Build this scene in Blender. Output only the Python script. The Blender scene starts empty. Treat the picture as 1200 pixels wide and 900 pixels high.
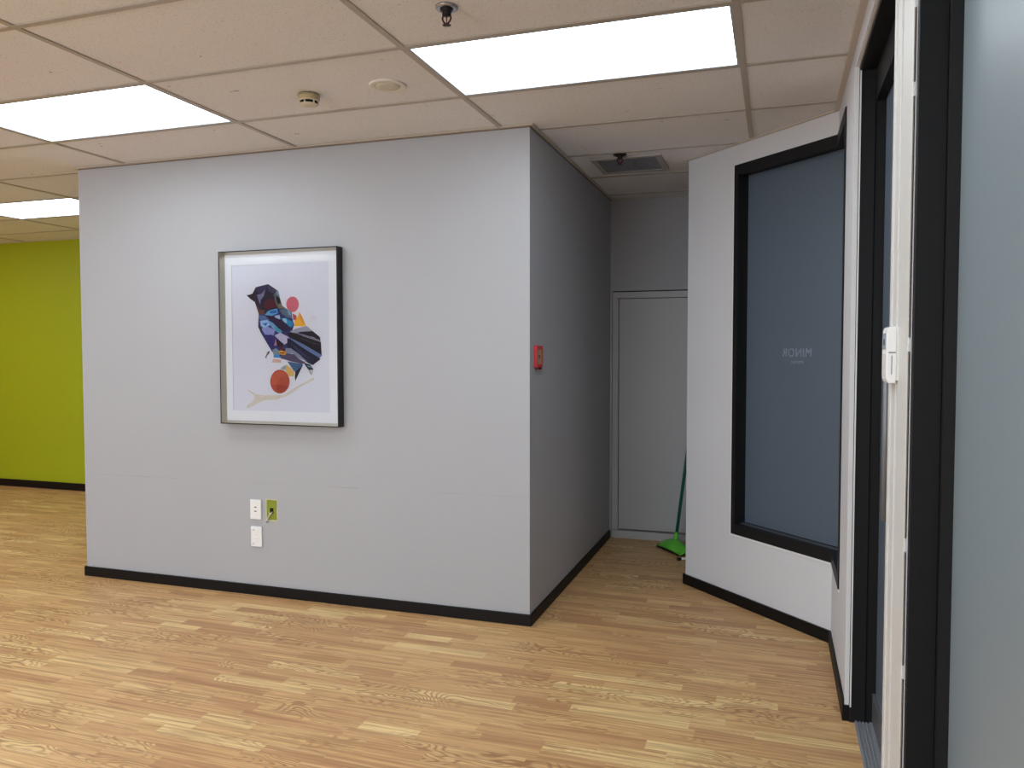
import bpy, bmesh, math, random
from mathutils import Vector, Matrix
random.seed(4)
S = bpy.context.scene
COL = S.collection

# ------------------------------------------------------------------ camera, world, exposure
H = 2.543                                            # ceiling height
cam_data = bpy.data.cameras.new('camera')
cam = bpy.data.objects.new('camera', cam_data); COL.objects.link(cam)
cam.location = (0, 0, 1.4106)
cam.rotation_euler = (math.pi/2 - 0.0411, 0.0009, 0.323)
cam_data.sensor_width = 36; cam_data.lens = 36*922.28/1200
cam_data.clip_start = 0.02; cam_data.clip_end = 60
S.camera = cam
w = bpy.data.worlds.new('world'); S.world = w; w.use_nodes = True
w.node_tree.nodes['Background'].inputs['Color'].default_value = (0.5, 0.55, 0.6, 1)
w.node_tree.nodes['Background'].inputs['Strength'].default_value = 0.05
S.view_settings.view_transform = 'Standard'
S.view_settings.look = 'None'
S.view_settings.gamma = 1
S.view_settings.use_curve_mapping = False
S.view_settings.exposure = 0.09
PANEL = 5.9                                          # radiance of the ceiling panels
PANEL_COL = (0.82, 0.93, 1.0)

XMIN, YMIN, XMAX = -8.2, -4.2, 3.4
SKYWIN = (-6.4, -1.3, .45, 2.42)                     # unseen rear window assumed from the shading, put in to light the walls: x0, x1, z0, z1
SIDEWIN = (-2.4, 3.4, .45, 2.42)                     # unseen left window added as fill for the right wall: y0, y1, z0, z1
def daylight(name, w_, h_, radiance, loc, rot):
    d = bpy.data.lights.new(name, 'AREA'); d.shape = 'RECTANGLE'; d.size = w_; d.size_y = h_
    d.color = (0.84, 0.92, 1.0); d.energy = radiance*math.pi*w_*h_
    o = bpy.data.objects.new(name, d); COL.objects.link(o); o.location = loc; o.rotation_euler = rot
daylight('assumed_daylight_rear', SKYWIN[1]-SKYWIN[0], SKYWIN[3]-SKYWIN[2], 7.0, ((SKYWIN[0]+SKYWIN[1])/2, YMIN-.10, (SKYWIN[2]+SKYWIN[3])/2), (math.pi/2, 0, 0))
daylight('fill_side', SIDEWIN[3]-SIDEWIN[2], SIDEWIN[1]-SIDEWIN[0], 0.8, (XMIN-.10, (SIDEWIN[0]+SIDEWIN[1])/2, (SIDEWIN[2]+SIDEWIN[3])/2), (0, -math.pi/2, 0))

# ------------------------------------------------------------------ helpers
def srgb(r, g, b):
    f = lambda c: (c/255/12.92) if c/255 <= .04045 else ((c/255+.055)/1.055)**2.4
    return (f(r), f(g), f(b), 1)

class NT:
    def __init__(s, name):
        s.m = bpy.data.materials.new(name); s.m.use_nodes = True
        s.t = s.m.node_tree; s.b = s.t.nodes['Principled BSDF']; s.out = s.t.nodes['Material Output']
    def n(s, typ, **kw):
        o = s.t.nodes.new(typ)
        for k, v in kw.items(): setattr(o, k, v)
        return o
    def l(s, a, b): s.t.links.new(a, b)
    def math(s, op, a, b=None, c=None):
        o = s.n('ShaderNodeMath', operation=op)
        for i, v in enumerate((a, b, c)):
            if v is None: continue
            if isinstance(v, (int, float)): o.inputs[i].default_value = v
            else: s.l(v, o.inputs[i])
        return o.outputs[0]
    def comb(s, x, y, z=0.0):
        o = s.n('ShaderNodeCombineXYZ')
        for i, v in enumerate((x, y, z)):
            if isinstance(v, (int, float)): o.inputs[i].default_value = v
            else: s.l(v, o.inputs[i])
        return o.outputs[0]
    def mix(s, fac, a, b, blend='MIX'):
        o = s.n('ShaderNodeMix', data_type='RGBA', blend_type=blend)
        for i, v in ((0, fac), (6, a), (7, b)):
            if isinstance(v, (int, float, tuple)): o.inputs[i].default_value = v
            else: s.l(v, o.inputs[i])
        return o.outputs[2]
    def noise(s, vec, scale, detail=2.0, rough=.5, dist=0.0):
        o = s.n('ShaderNodeTexNoise'); s.l(vec, o.inputs['Vector'])
        o.inputs['Scale'].default_value = scale; o.inputs['Detail'].default_value = detail
        o.inputs['Roughness'].default_value = rough; o.inputs['Distortion'].default_value = dist
        return o.outputs['Fac']
    def ramp(s, fac, stops, interp='LINEAR'):
        o = s.n('ShaderNodeValToRGB'); s.l(fac, o.inputs[0]); o.color_ramp.interpolation = interp
        e = o.color_ramp.elements
        while len(e) < len(stops): e.new(.5)
        for i, (p, c) in enumerate(stops):
            e[i].position = p; e[i].color = c if len(c) == 4 else (*c, 1)
        return o.outputs[0]
    def pos(s): return s.n('ShaderNodeNewGeometry').outputs['Position']
    def sep(s, v):
        o = s.n('ShaderNodeSeparateXYZ'); s.l(v, o.inputs[0]); return o.outputs
    def bump(s, h, strength, dist=.001):
        o = s.n('ShaderNodeBump'); s.l(h, o.inputs['Height'])
        o.inputs['Strength'].default_value = strength; o.inputs['Distance'].default_value = dist
        s.l(o.outputs[0], s.b.inputs['Normal'])
    def set(s, **kw):
        for k, v in kw.items(): s.b.inputs[k.replace('_', ' ')].default_value = v

def plain(name, col, rough=.5, metal=0.0, spec=.4, var=.05, scale=30, bump=0.0):
    """a procedural material: a base colour with faint mottling"""
    a = NT(name); p = a.pos()
    n = a.noise(p, scale, 3)
    dark = tuple(c*(1-var) for c in col[:3])+(1,); lite = tuple(min(1, c*(1+var)) for c in col[:3])+(1,)
    a.l(a.mix(n, dark, lite), a.b.inputs['Base Color'])
    a.set(Roughness=rough, Metallic=metal); a.b.inputs['Specular IOR Level'].default_value = spec
    if bump: a.bump(a.noise(p, scale*8, 2), bump)
    return a.m

# ------------------------------------------------------------------ materials
def wall_paint(name, col, scuffs=False, rough=.55):
    a = NT(name); p = a.pos()
    n = a.noise(p, 1.3, 3); n2 = a.noise(p, 9, 4)
    c = a.mix(n, tuple(v*.96 for v in col[:3])+(1,), tuple(min(1, v*1.03) for v in col[:3])+(1,))
    c = a.mix(a.math('MULTIPLY', n2, .06), c, tuple(v*.6 for v in col[:3])+(1,))
    if scuffs:
        x, y, z = a.sep(p)
        # a long faint rub line at chair-back height, broken up by noise
        line_z = a.math('ADD', a.math('MULTIPLY', x, .006), .672)
        d = a.math('ABSOLUTE', a.math('SUBTRACT', z, line_z))
        wob = a.math('MULTIPLY', a.noise(a.comb(x, 0.0, 0.0), 2.2, 3), .02)
        d = a.math('ABSOLUTE', a.math('SUBTRACT', d, a.math('SUBTRACT', wob, .01)))
        band = a.math('SUBTRACT', 1.0, a.math('MINIMUM', a.math('DIVIDE', d, .006), 1.0))
        brk = a.ramp(a.noise(a.comb(x, 3.0, z), 1.7, 4), [(.47, (0, 0, 0)), (.6, (1, 1, 1))])
        c = a.mix(a.math('MULTIPLY', a.math('MULTIPLY', band, brk), .32), c, tuple(v*.45 for v in col[:3])+(1,))
        # scattered tiny chips
        vo = a.n('ShaderNodeTexVoronoi'); vo.inputs['Scale'].default_value = 2.4; a.l(p, vo.inputs['Vector'])
        chip = a.math('LESS_THAN', vo.outputs['Distance'], .012)
        c = a.mix(a.math('MULTIPLY', chip, .6), c, srgb(90, 88, 86))
    a.l(c, a.b.inputs['Base Color'])
    a.set(Roughness=rough); a.b.inputs['Specular IOR Level'].default_value = .35
    a.bump(a.noise(p, 260, 2), .12, .0006)
    return a.m

M = {}
GREY = srgb(171, 172, 177)
M['wall'] = wall_paint('grey_wall_paint', GREY)
M['wall_lit'] = wall_paint('grey_wall_paint_lit', srgb(206, 206, 210))  # same grey paint lightened to stand in for stronger light on these walls
M['wall_scuffed'] = wall_paint('grey_wall_paint_scuffed', GREY, True)
M['green'] = wall_paint('lime_wall_paint', srgb(158, 172, 22))
M['white_wall'] = wall_paint('white_wall_paint', srgb(225, 226, 228))
M['ochre'] = wall_paint('ochre_wall_paint', srgb(222, 140, 44))  # unseen wall's colour, chosen to bounce warm light onto the left ceiling
M['trimwhite'] = plain('white_gloss_trim', srgb(222, 222, 222), .35, var=.04, scale=14, bump=.05)
M['trimworn'] = plain('worn_white_trim', srgb(202, 201, 198), .45, var=.05, scale=25, bump=.08)
M['doorgrey'] = plain('grey_door_paint', srgb(180, 180, 182), .45, var=.03, scale=5)
M['black_base'] = plain('black_skirting', srgb(18, 15, 15), .5, spec=.18, var=.25, scale=40)
M['black_frame'] = plain('black_aluminium', srgb(26, 26, 27), .5, spec=.2, var=.1, scale=20)
M['black_seal'] = plain('black_rubber', srgb(14, 14, 15), .7)
M['sill'] = plain('brushed_sill', srgb(150, 152, 158), .4, .3, var=.2, scale=80)
M['sill_dark'] = plain('grey_sill', srgb(84, 86, 90), .35, .0, var=.2, scale=60)
M['steel'] = plain('satin_steel', srgb(130, 130, 132), .5, .4)
M['bar'] = plain('ceiling_bar_paint', srgb(176, 168, 158), .45, var=.05, scale=9)
M['edge'] = plain('ceiling_edge_angle', srgb(196, 187, 175), .45, var=.05, scale=9)
M['lightrim'] = plain('light_rim', srgb(168, 172, 178), .4)
M['void'] = plain('dark_void', srgb(12, 12, 12), .9)
M['white_plastic'] = plain('white_plastic', srgb(232, 232, 232), .35, var=.02)
M['white_dull'] = plain('white_plastic_matt', srgb(208, 208, 206), .5, var=.02)
M['grey_mark'] = plain('grey_slot', srgb(92, 90, 90), .6)
M['green_patch'] = plain('old_green_paint', srgb(132, 142, 40), .65, var=.25, scale=90, bump=.2)
M['raw_edge'] = plain('torn_plaster_edge', srgb(196, 194, 160), .8, var=.15, scale=120, bump=.3)
M['cable'] = plain('white_cable', srgb(222, 220, 214), .5)
M['red'] = plain('red_plastic', srgb(205, 58, 66), .4, var=.06)
M['red_dark'] = plain('dark_red_plastic', srgb(140, 34, 44), .45)
M['olive'] = plain('call_point_panel', srgb(168, 160, 118), .4, var=.1, scale=200)
M['beige'] = plain('aged_beige_plastic', srgb(176, 160, 122), .45, var=.05)
M['beige_light'] = plain('pale_beige_plastic', srgb(206, 194, 170), .45)
M['speaker'] = plain('speaker_plastic', srgb(222, 218, 208), .6, var=.03)
M['speaker_grille'] = plain('speaker_grille_paint', srgb(206, 200, 184), .6, var=.12, scale=900)
M['chrome'] = plain('dull_chrome', srgb(170, 170, 172), .25, .85)
M['bronze'] = plain('dark_bronze', srgb(70, 45, 38), .35, .8)
M['dark_metal'] = plain('dark_metal', srgb(40, 38, 42), .4, .6)
M['vent_grey'] = plain('vent_core_grey', srgb(122, 124, 132), .5, .1, var=.1)
M['vent_frame'] = plain('vent_frame_grey', srgb(168, 162, 158), .45)
M['broom_green'] = plain('lime_green_plastic', srgb(96, 190, 62), .35, var=.06)
M['broom_handle'] = plain('dark_green_tube', srgb(22, 92, 78), .3)
M['bristle'] = plain('dark_bristle', srgb(34, 40, 34), .9, var=.4, scale=300, bump=.6)
M['black_plastic'] = plain('black_plastic', srgb(22, 22, 23), .4)
M['frame_black'] = plain('black_lacquer', srgb(12, 12, 13), .3)
M['frame_silver'] = plain('champagne_silver', srgb(186, 180, 166), .3, .75, var=.08, scale=50)
M['mat'] = plain('white_mat_board', srgb(232, 234, 240), .85, var=.01, bump=.05)
M['paper'] = plain('pale_print_paper', srgb(220, 222, 234), .8, var=.015)
M['shade'] = plain('brown_shade', srgb(120, 108, 100), .7, var=.2, scale=60)
M['chip'] = plain('chipped_edge', srgb(136, 128, 120), .7, var=.3, scale=90)
M['lcd'] = plain('lcd_grey', srgb(168, 176, 188), .25)
M['lcd_dark'] = plain('lcd_segment', srgb(60, 70, 92), .25)

def floor_mat():
    a = NT('oak_strip_laminate'); x, y, z = a.sep(a.pos())
    W = .0655
    row = a.math('FLOOR', a.math('DIVIDE', y, W))
    wn = a.n('ShaderNodeTexWhiteNoise', noise_dimensions='1D'); a.l(row, wn.inputs['W'])
    rr = wn.outputs['Value']
    u = a.math('DIVIDE', a.math('ADD', x, a.math('MULTIPLY', rr, 5.3)), .70)
    cell = a.math('FLOOR', u); fr = a.math('FRACT', u)
    # split points inside a cell: a long strip and a shorter one
    split = a.math('GREATER_THAN', fr, .66)
    cid = a.math('ADD', a.math('MULTIPLY', cell, 2.0), split)
    w2 = a.n('ShaderNodeTexWhiteNoise', noise_dimensions='2D'); a.l(a.comb(cid, row), w2.inputs['Vector'])
    r1 = w2.outputs['Value']; r = a.sep(w2.outputs['Color'])
    base = a.ramp(r1, [(0, srgb(188, 142, 98)), (.12, srgb(204, 158, 110)), (.3, srgb(212, 168, 116)), (.55, srgb(218, 176, 122)),
                       (.8, srgb(224, 184, 128)), (1, srgb(238, 208, 148))])
    # long fine pores
    pores = a.noise(a.comb(a.math('ADD', a.math('MULTIPLY', x, 3.0), a.math('MULTIPLY', r1, 40.0)), a.math('MULTIPLY', y, 150.0)), 1.0, 3, .6)
    c = a.mix(a.math('MULTIPLY', a.ramp(pores, [(.44, (0, 0, 0)), (.62, (1, 1, 1))]), .5), base, srgb(150, 104, 66))
    # streaks, dark and pale
    st = a.noise(a.comb(a.math('ADD', a.math('MULTIPLY', x, 1.6), a.math('MULTIPLY', r[1], 60.0)), a.math('MULTIPLY', y, 55.0)), 1.0, 3, .55)
    c = a.mix(a.math('MULTIPLY', a.ramp(st, [(.5, (0, 0, 0)), (.64, (1, 1, 1))]), .55), c, srgb(150, 102, 64))
    c = a.mix(a.math('MULTIPLY', a.ramp(st, [(.30, (1, 1, 1)), (.40, (0, 0, 0))]), .45), c, srgb(236, 206, 152))
    fl = a.noise(a.comb(a.math('MULTIPLY', x, 5.0), a.math('MULTIPLY', y, 95.0)), 1.0, 2, .5)
    c = a.mix(a.math('MULTIPLY', a.ramp(fl, [(.68, (0, 0, 0)), (.74, (1, 1, 1))]), .6), c, srgb(245, 220, 176))
    # cathedral figure: contour lines of a stretched noise, on about half of the boards
    cn = a.noise(a.comb(a.math('ADD', a.math('MULTIPLY', x, 2.1), a.math('MULTIPLY', a.math('FLOOR', a.math('DIVIDE', y, W*3)), 7.3)),
                        a.math('ADD', a.math('MULTIPLY', y, 8.5), a.math('MULTIPLY', r[2], .35))), 1.0, 1.8, .45, .15)
    rings = a.math('SINE', a.math('MULTIPLY', cn, 165.0))
    rings = a.ramp(a.math('MULTIPLY_ADD', rings, .5, .5), [(.5, (0, 0, 0)), (.98, (1, 1, 1))])
    fade = a.ramp(a.noise(a.comb(a.math('MULTIPLY', x, 1.2), a.math('MULTIPLY', y, 3.0)), 1.3, 2), [(.42, (0, 0, 0)), (.58, (1, 1, 1))])
    has = a.math('GREATER_THAN', r[0], .38)
    fac = a.math('MULTIPLY', a.math('MULTIPLY', rings, fade), a.math('MULTIPLY', has, .72))
    c = a.mix(fac, c, srgb(142, 94, 58))
    # strip joints
    fy = a.math('FRACT', a.math('DIVIDE', y, W)); ed = a.math('MINIMUM', fy, a.math('SUBTRACT', 1.0, fy))
    j = a.math('LESS_THAN', ed, .012)
    c = a.mix(a.math('MULTIPLY', j, .25), c, srgb(120, 84, 54))
    a.l(c, a.b.inputs['Base Color'])
    a.l(a.math('MULTIPLY_ADD', pores, .15, .36), a.b.inputs['Roughness'])
    a.b.inputs['Specular IOR Level'].default_value = .4
    a.bump(pores, .08, .0005)
    return a.m
M['floor'] = floor_mat()

def tile_mat():
    a = NT('mineral_fibre_tile'); p = a.pos(); x, y, z = a.sep(p)
    n = a.noise(p, 2.2, 3)
    c = a.mix(n, srgb(224, 224, 226), srgb(232, 232, 234))
    pin = a.ramp(a.noise(p, 150, 2, .6), [(.30, (1, 1, 1)), (.40, (0, 0, 0))])
    c = a.mix(a.math('MULTIPLY', pin, .5), c, srgb(150, 136, 118))
    worm = a.noise(a.comb(a.math('MULTIPLY', x, 14.0), a.math('MULTIPLY', y, 30.0)), 1.0, 3, .6)
    wm = a.math('MULTIPLY', a.math('LESS_THAN', worm, .285), .6)
    c = a.mix(wm, c, srgb(110, 92, 76))
    a.l(c, a.b.inputs['Base Color']); a.set(Roughness=.95); a.b.inputs['Specular IOR Level'].default_value = .1
    a.bump(a.noise(p, 190, 3, .7), .35, .001)
    return a.m
M['tile'] = tile_mat()

def emit(name, col, s):
    a = NT(name); p = a.pos()
    a.b.inputs['Base Color'].default_value = (.9, .9, .9, 1)
    n = a.noise(p, 2.0, 2)
    a.l(a.mix(n, tuple(c*.98 for c in col)+(1,), tuple(col)+(1,)), a.b.inputs['Emission Color'])
    a.b.inputs['Emission Strength'].default_value = s
    return a.m
M['panel'] = emit('lit_diffuser', PANEL_COL, PANEL)

def frosted(name, col, rough, trans, spec=.5):
    a = NT(name); p = a.pos()
    n = a.noise(p, .8, 2)
    a.l(a.mix(n, tuple(c*.95 for c in col[:3])+(1,), col), a.b.inputs['Base Color'])
    a.set(Roughness=rough, IOR=1.45); a.b.inputs['Transmission Weight'].default_value = trans
    a.b.inputs['Specular IOR Level'].default_value = spec
    return a.m
M['glass_dark'] = frosted('frosted_film_glass', srgb(94, 107, 122), .38, .2, .9)
M['glass_near'] = frosted('frosted_glass_panel', srgb(142, 156, 164), .38, .25)
M['glass_text'] = plain('etched_lettering', srgb(134, 146, 160), .5)

def clear_glass():
    a = NT('picture_glazing'); t = a.n('ShaderNodeBsdfTransparent'); g = a.n('ShaderNodeBsdfGlossy')
    g.inputs['Roughness'].default_value = .06
    f = a.n('ShaderNodeFresnel'); f.inputs['IOR'].default_value = 1.4
    nn = a.noise(a.pos(), 3, 1); a.l(a.mix(nn, (.96, .97, .97, 1), (.99, .99, .99, 1)), t.inputs['Color'])
    mx = a.n('ShaderNodeMixShader'); a.l(f.outputs[0], mx.inputs[0]); a.l(t.outputs[0], mx.inputs[1]); a.l(g.outputs[0], mx.inputs[2])
    a.l(mx.outputs[0], a.out.inputs['Surface'])
    return a.m
M['glazing'] = clear_glass()

# ------------------------------------------------------------------ geometry helpers
def box(bm, x0, x1, y0, y1, z0, z1, mi=0):
    v = [bm.verts.new(p) for p in ((x0,y0,z0),(x1,y0,z0),(x1,y1,z0),(x0,y1,z0),(x0,y0,z1),(x1,y0,z1),(x1,y1,z1),(x0,y1,z1))]
    fs = [(0,3,2,1),(4,5,6,7),(0,1,5,4),(1,2,6,5),(2,3,7,6),(3,0,4,7)]
    out = []
    for f in fs:
        q = bm.faces.new([v[i] for i in f]); q.material_index = mi; out.append(q)
    return v
def prism(bm, pts, z0, z1, mi=0):
    a = sum(pts[i][0]*pts[(i+1) % len(pts)][1]-pts[(i+1) % len(pts)][0]*pts[i][1] for i in range(len(pts)))
    if a < 0: pts = pts[::-1]
    lo = [bm.verts.new((x, y, z0)) for x, y in pts]; hi = [bm.verts.new((x, y, z1)) for x, y in pts]
    n = len(pts)
    fs = [bm.faces.new(lo[::-1]), bm.faces.new(hi)]
    for i in range(n): fs.append(bm.faces.new((lo[i], lo[(i+1) % n], hi[(i+1) % n], hi[i])))
    for f in fs: f.material_index = mi
def lathe(bm, prof, center=(0,0,0), axis='Z', seg=32, mi=0, cap=True):
    """revolve (radius, height) pairs"""
    rings = []
    cx, cy, cz = center
    for r, h in prof:
        ring = []
        for i in range(seg):
            t = 2*math.pi*i/seg; a, b = r*math.cos(t), r*math.sin(t)
            p = {'Z': (cx+a, cy+b, cz+h), 'Y': (cx+a, cy+h, cz+b), 'X': (cx+h, cy+a, cz+b)}[axis]
            ring.append(bm.verts.new(p))
        rings.append(ring)
    for A, B in zip(rings, rings[1:]):
        for i in range(seg):
            f = bm.faces.new((A[i], A[(i+1) % seg], B[(i+1) % seg], B[i])); f.smooth = True; f.material_index = mi
    if cap:
        for R_ in (rings[0], rings[-1]):
            f = bm.faces.new(R_); f.material_index = mi
def tube(bm, pts, r, seg=10, mi=0):
    pts = [Vector(p) for p in pts]; rings = []
    rs = r if isinstance(r, (list, tuple)) else [r]*len(pts)
    ref = Vector((0, 0, 1))
    for i, p in enumerate(pts):
        d = (pts[min(i+1, len(pts)-1)]-pts[max(i-1, 0)]).normalized()
        if abs(d.dot(ref)) > .95: ref = Vector((1, 0, 0)) if abs(d.x) < .9 else Vector((0, 1, 0))
        a = d.cross(ref).normalized(); b = d.cross(a).normalized()
        rings.append([bm.verts.new(p+(a*math.cos(2*math.pi*k/seg)+b*math.sin(2*math.pi*k/seg))*rs[i]) for k in range(seg)])
    for A, B in zip(rings, rings[1:]):
        for i in range(seg):
            f = bm.faces.new((A[i], A[(i+1) % seg], B[(i+1) % seg], B[i])); f.smooth = True; f.material_index = mi
    for R_ in (rings[0], rings[-1]):
        f = bm.faces.new(R_); f.material_index = mi
def obj(name, bm, mats, parent=None, bevel=0.0, loc=None):
    bmesh.ops.recalc_face_normals(bm, faces=bm.faces)
    me = bpy.data.meshes.new(name); bm.to_mesh(me); bm.free()
    for m in (mats if isinstance(mats, (list, tuple)) else [mats]): me.materials.append(M[m])
    o = bpy.data.objects.new(name, me); COL.objects.link(o)
    if loc is not None:
        L = Vector(loc); me.transform(Matrix.Translation(-L)); o.location = L
    if parent is not None:
        o.parent = parent
        pl = Vector(parent.location)
        me.transform(Matrix.Translation(-pl)) if loc is None else None
    if bevel:
        b = o.modifiers.new('bevel', 'BEVEL'); b.width = bevel; b.segments = 2; b.limit_method = 'ANGLE'
    return o
def tag(o, label, cat, group=None, kind=None):
    if label: o['label'] = label
    if cat: o['category'] = cat
    if group: o['group'] = group
    if kind: o['kind'] = kind
    return o
def thing(name, loc, label, cat, group=None, kind=None):
    o = bpy.data.objects.new(name, None); COL.objects.link(o); o.location = loc; o.empty_display_size = .05
    return tag(o, label, cat, group, kind)
def structure(name, bm, mats, label, cat, bevel=0.0):
    return tag(obj(name, bm, mats, None, bevel), label, cat, None, 'structure')
def BM(): return bmesh.new()
def boxes(*bs):
    bm = BM()
    for b in bs: box(bm, *b)
    return bm

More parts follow.
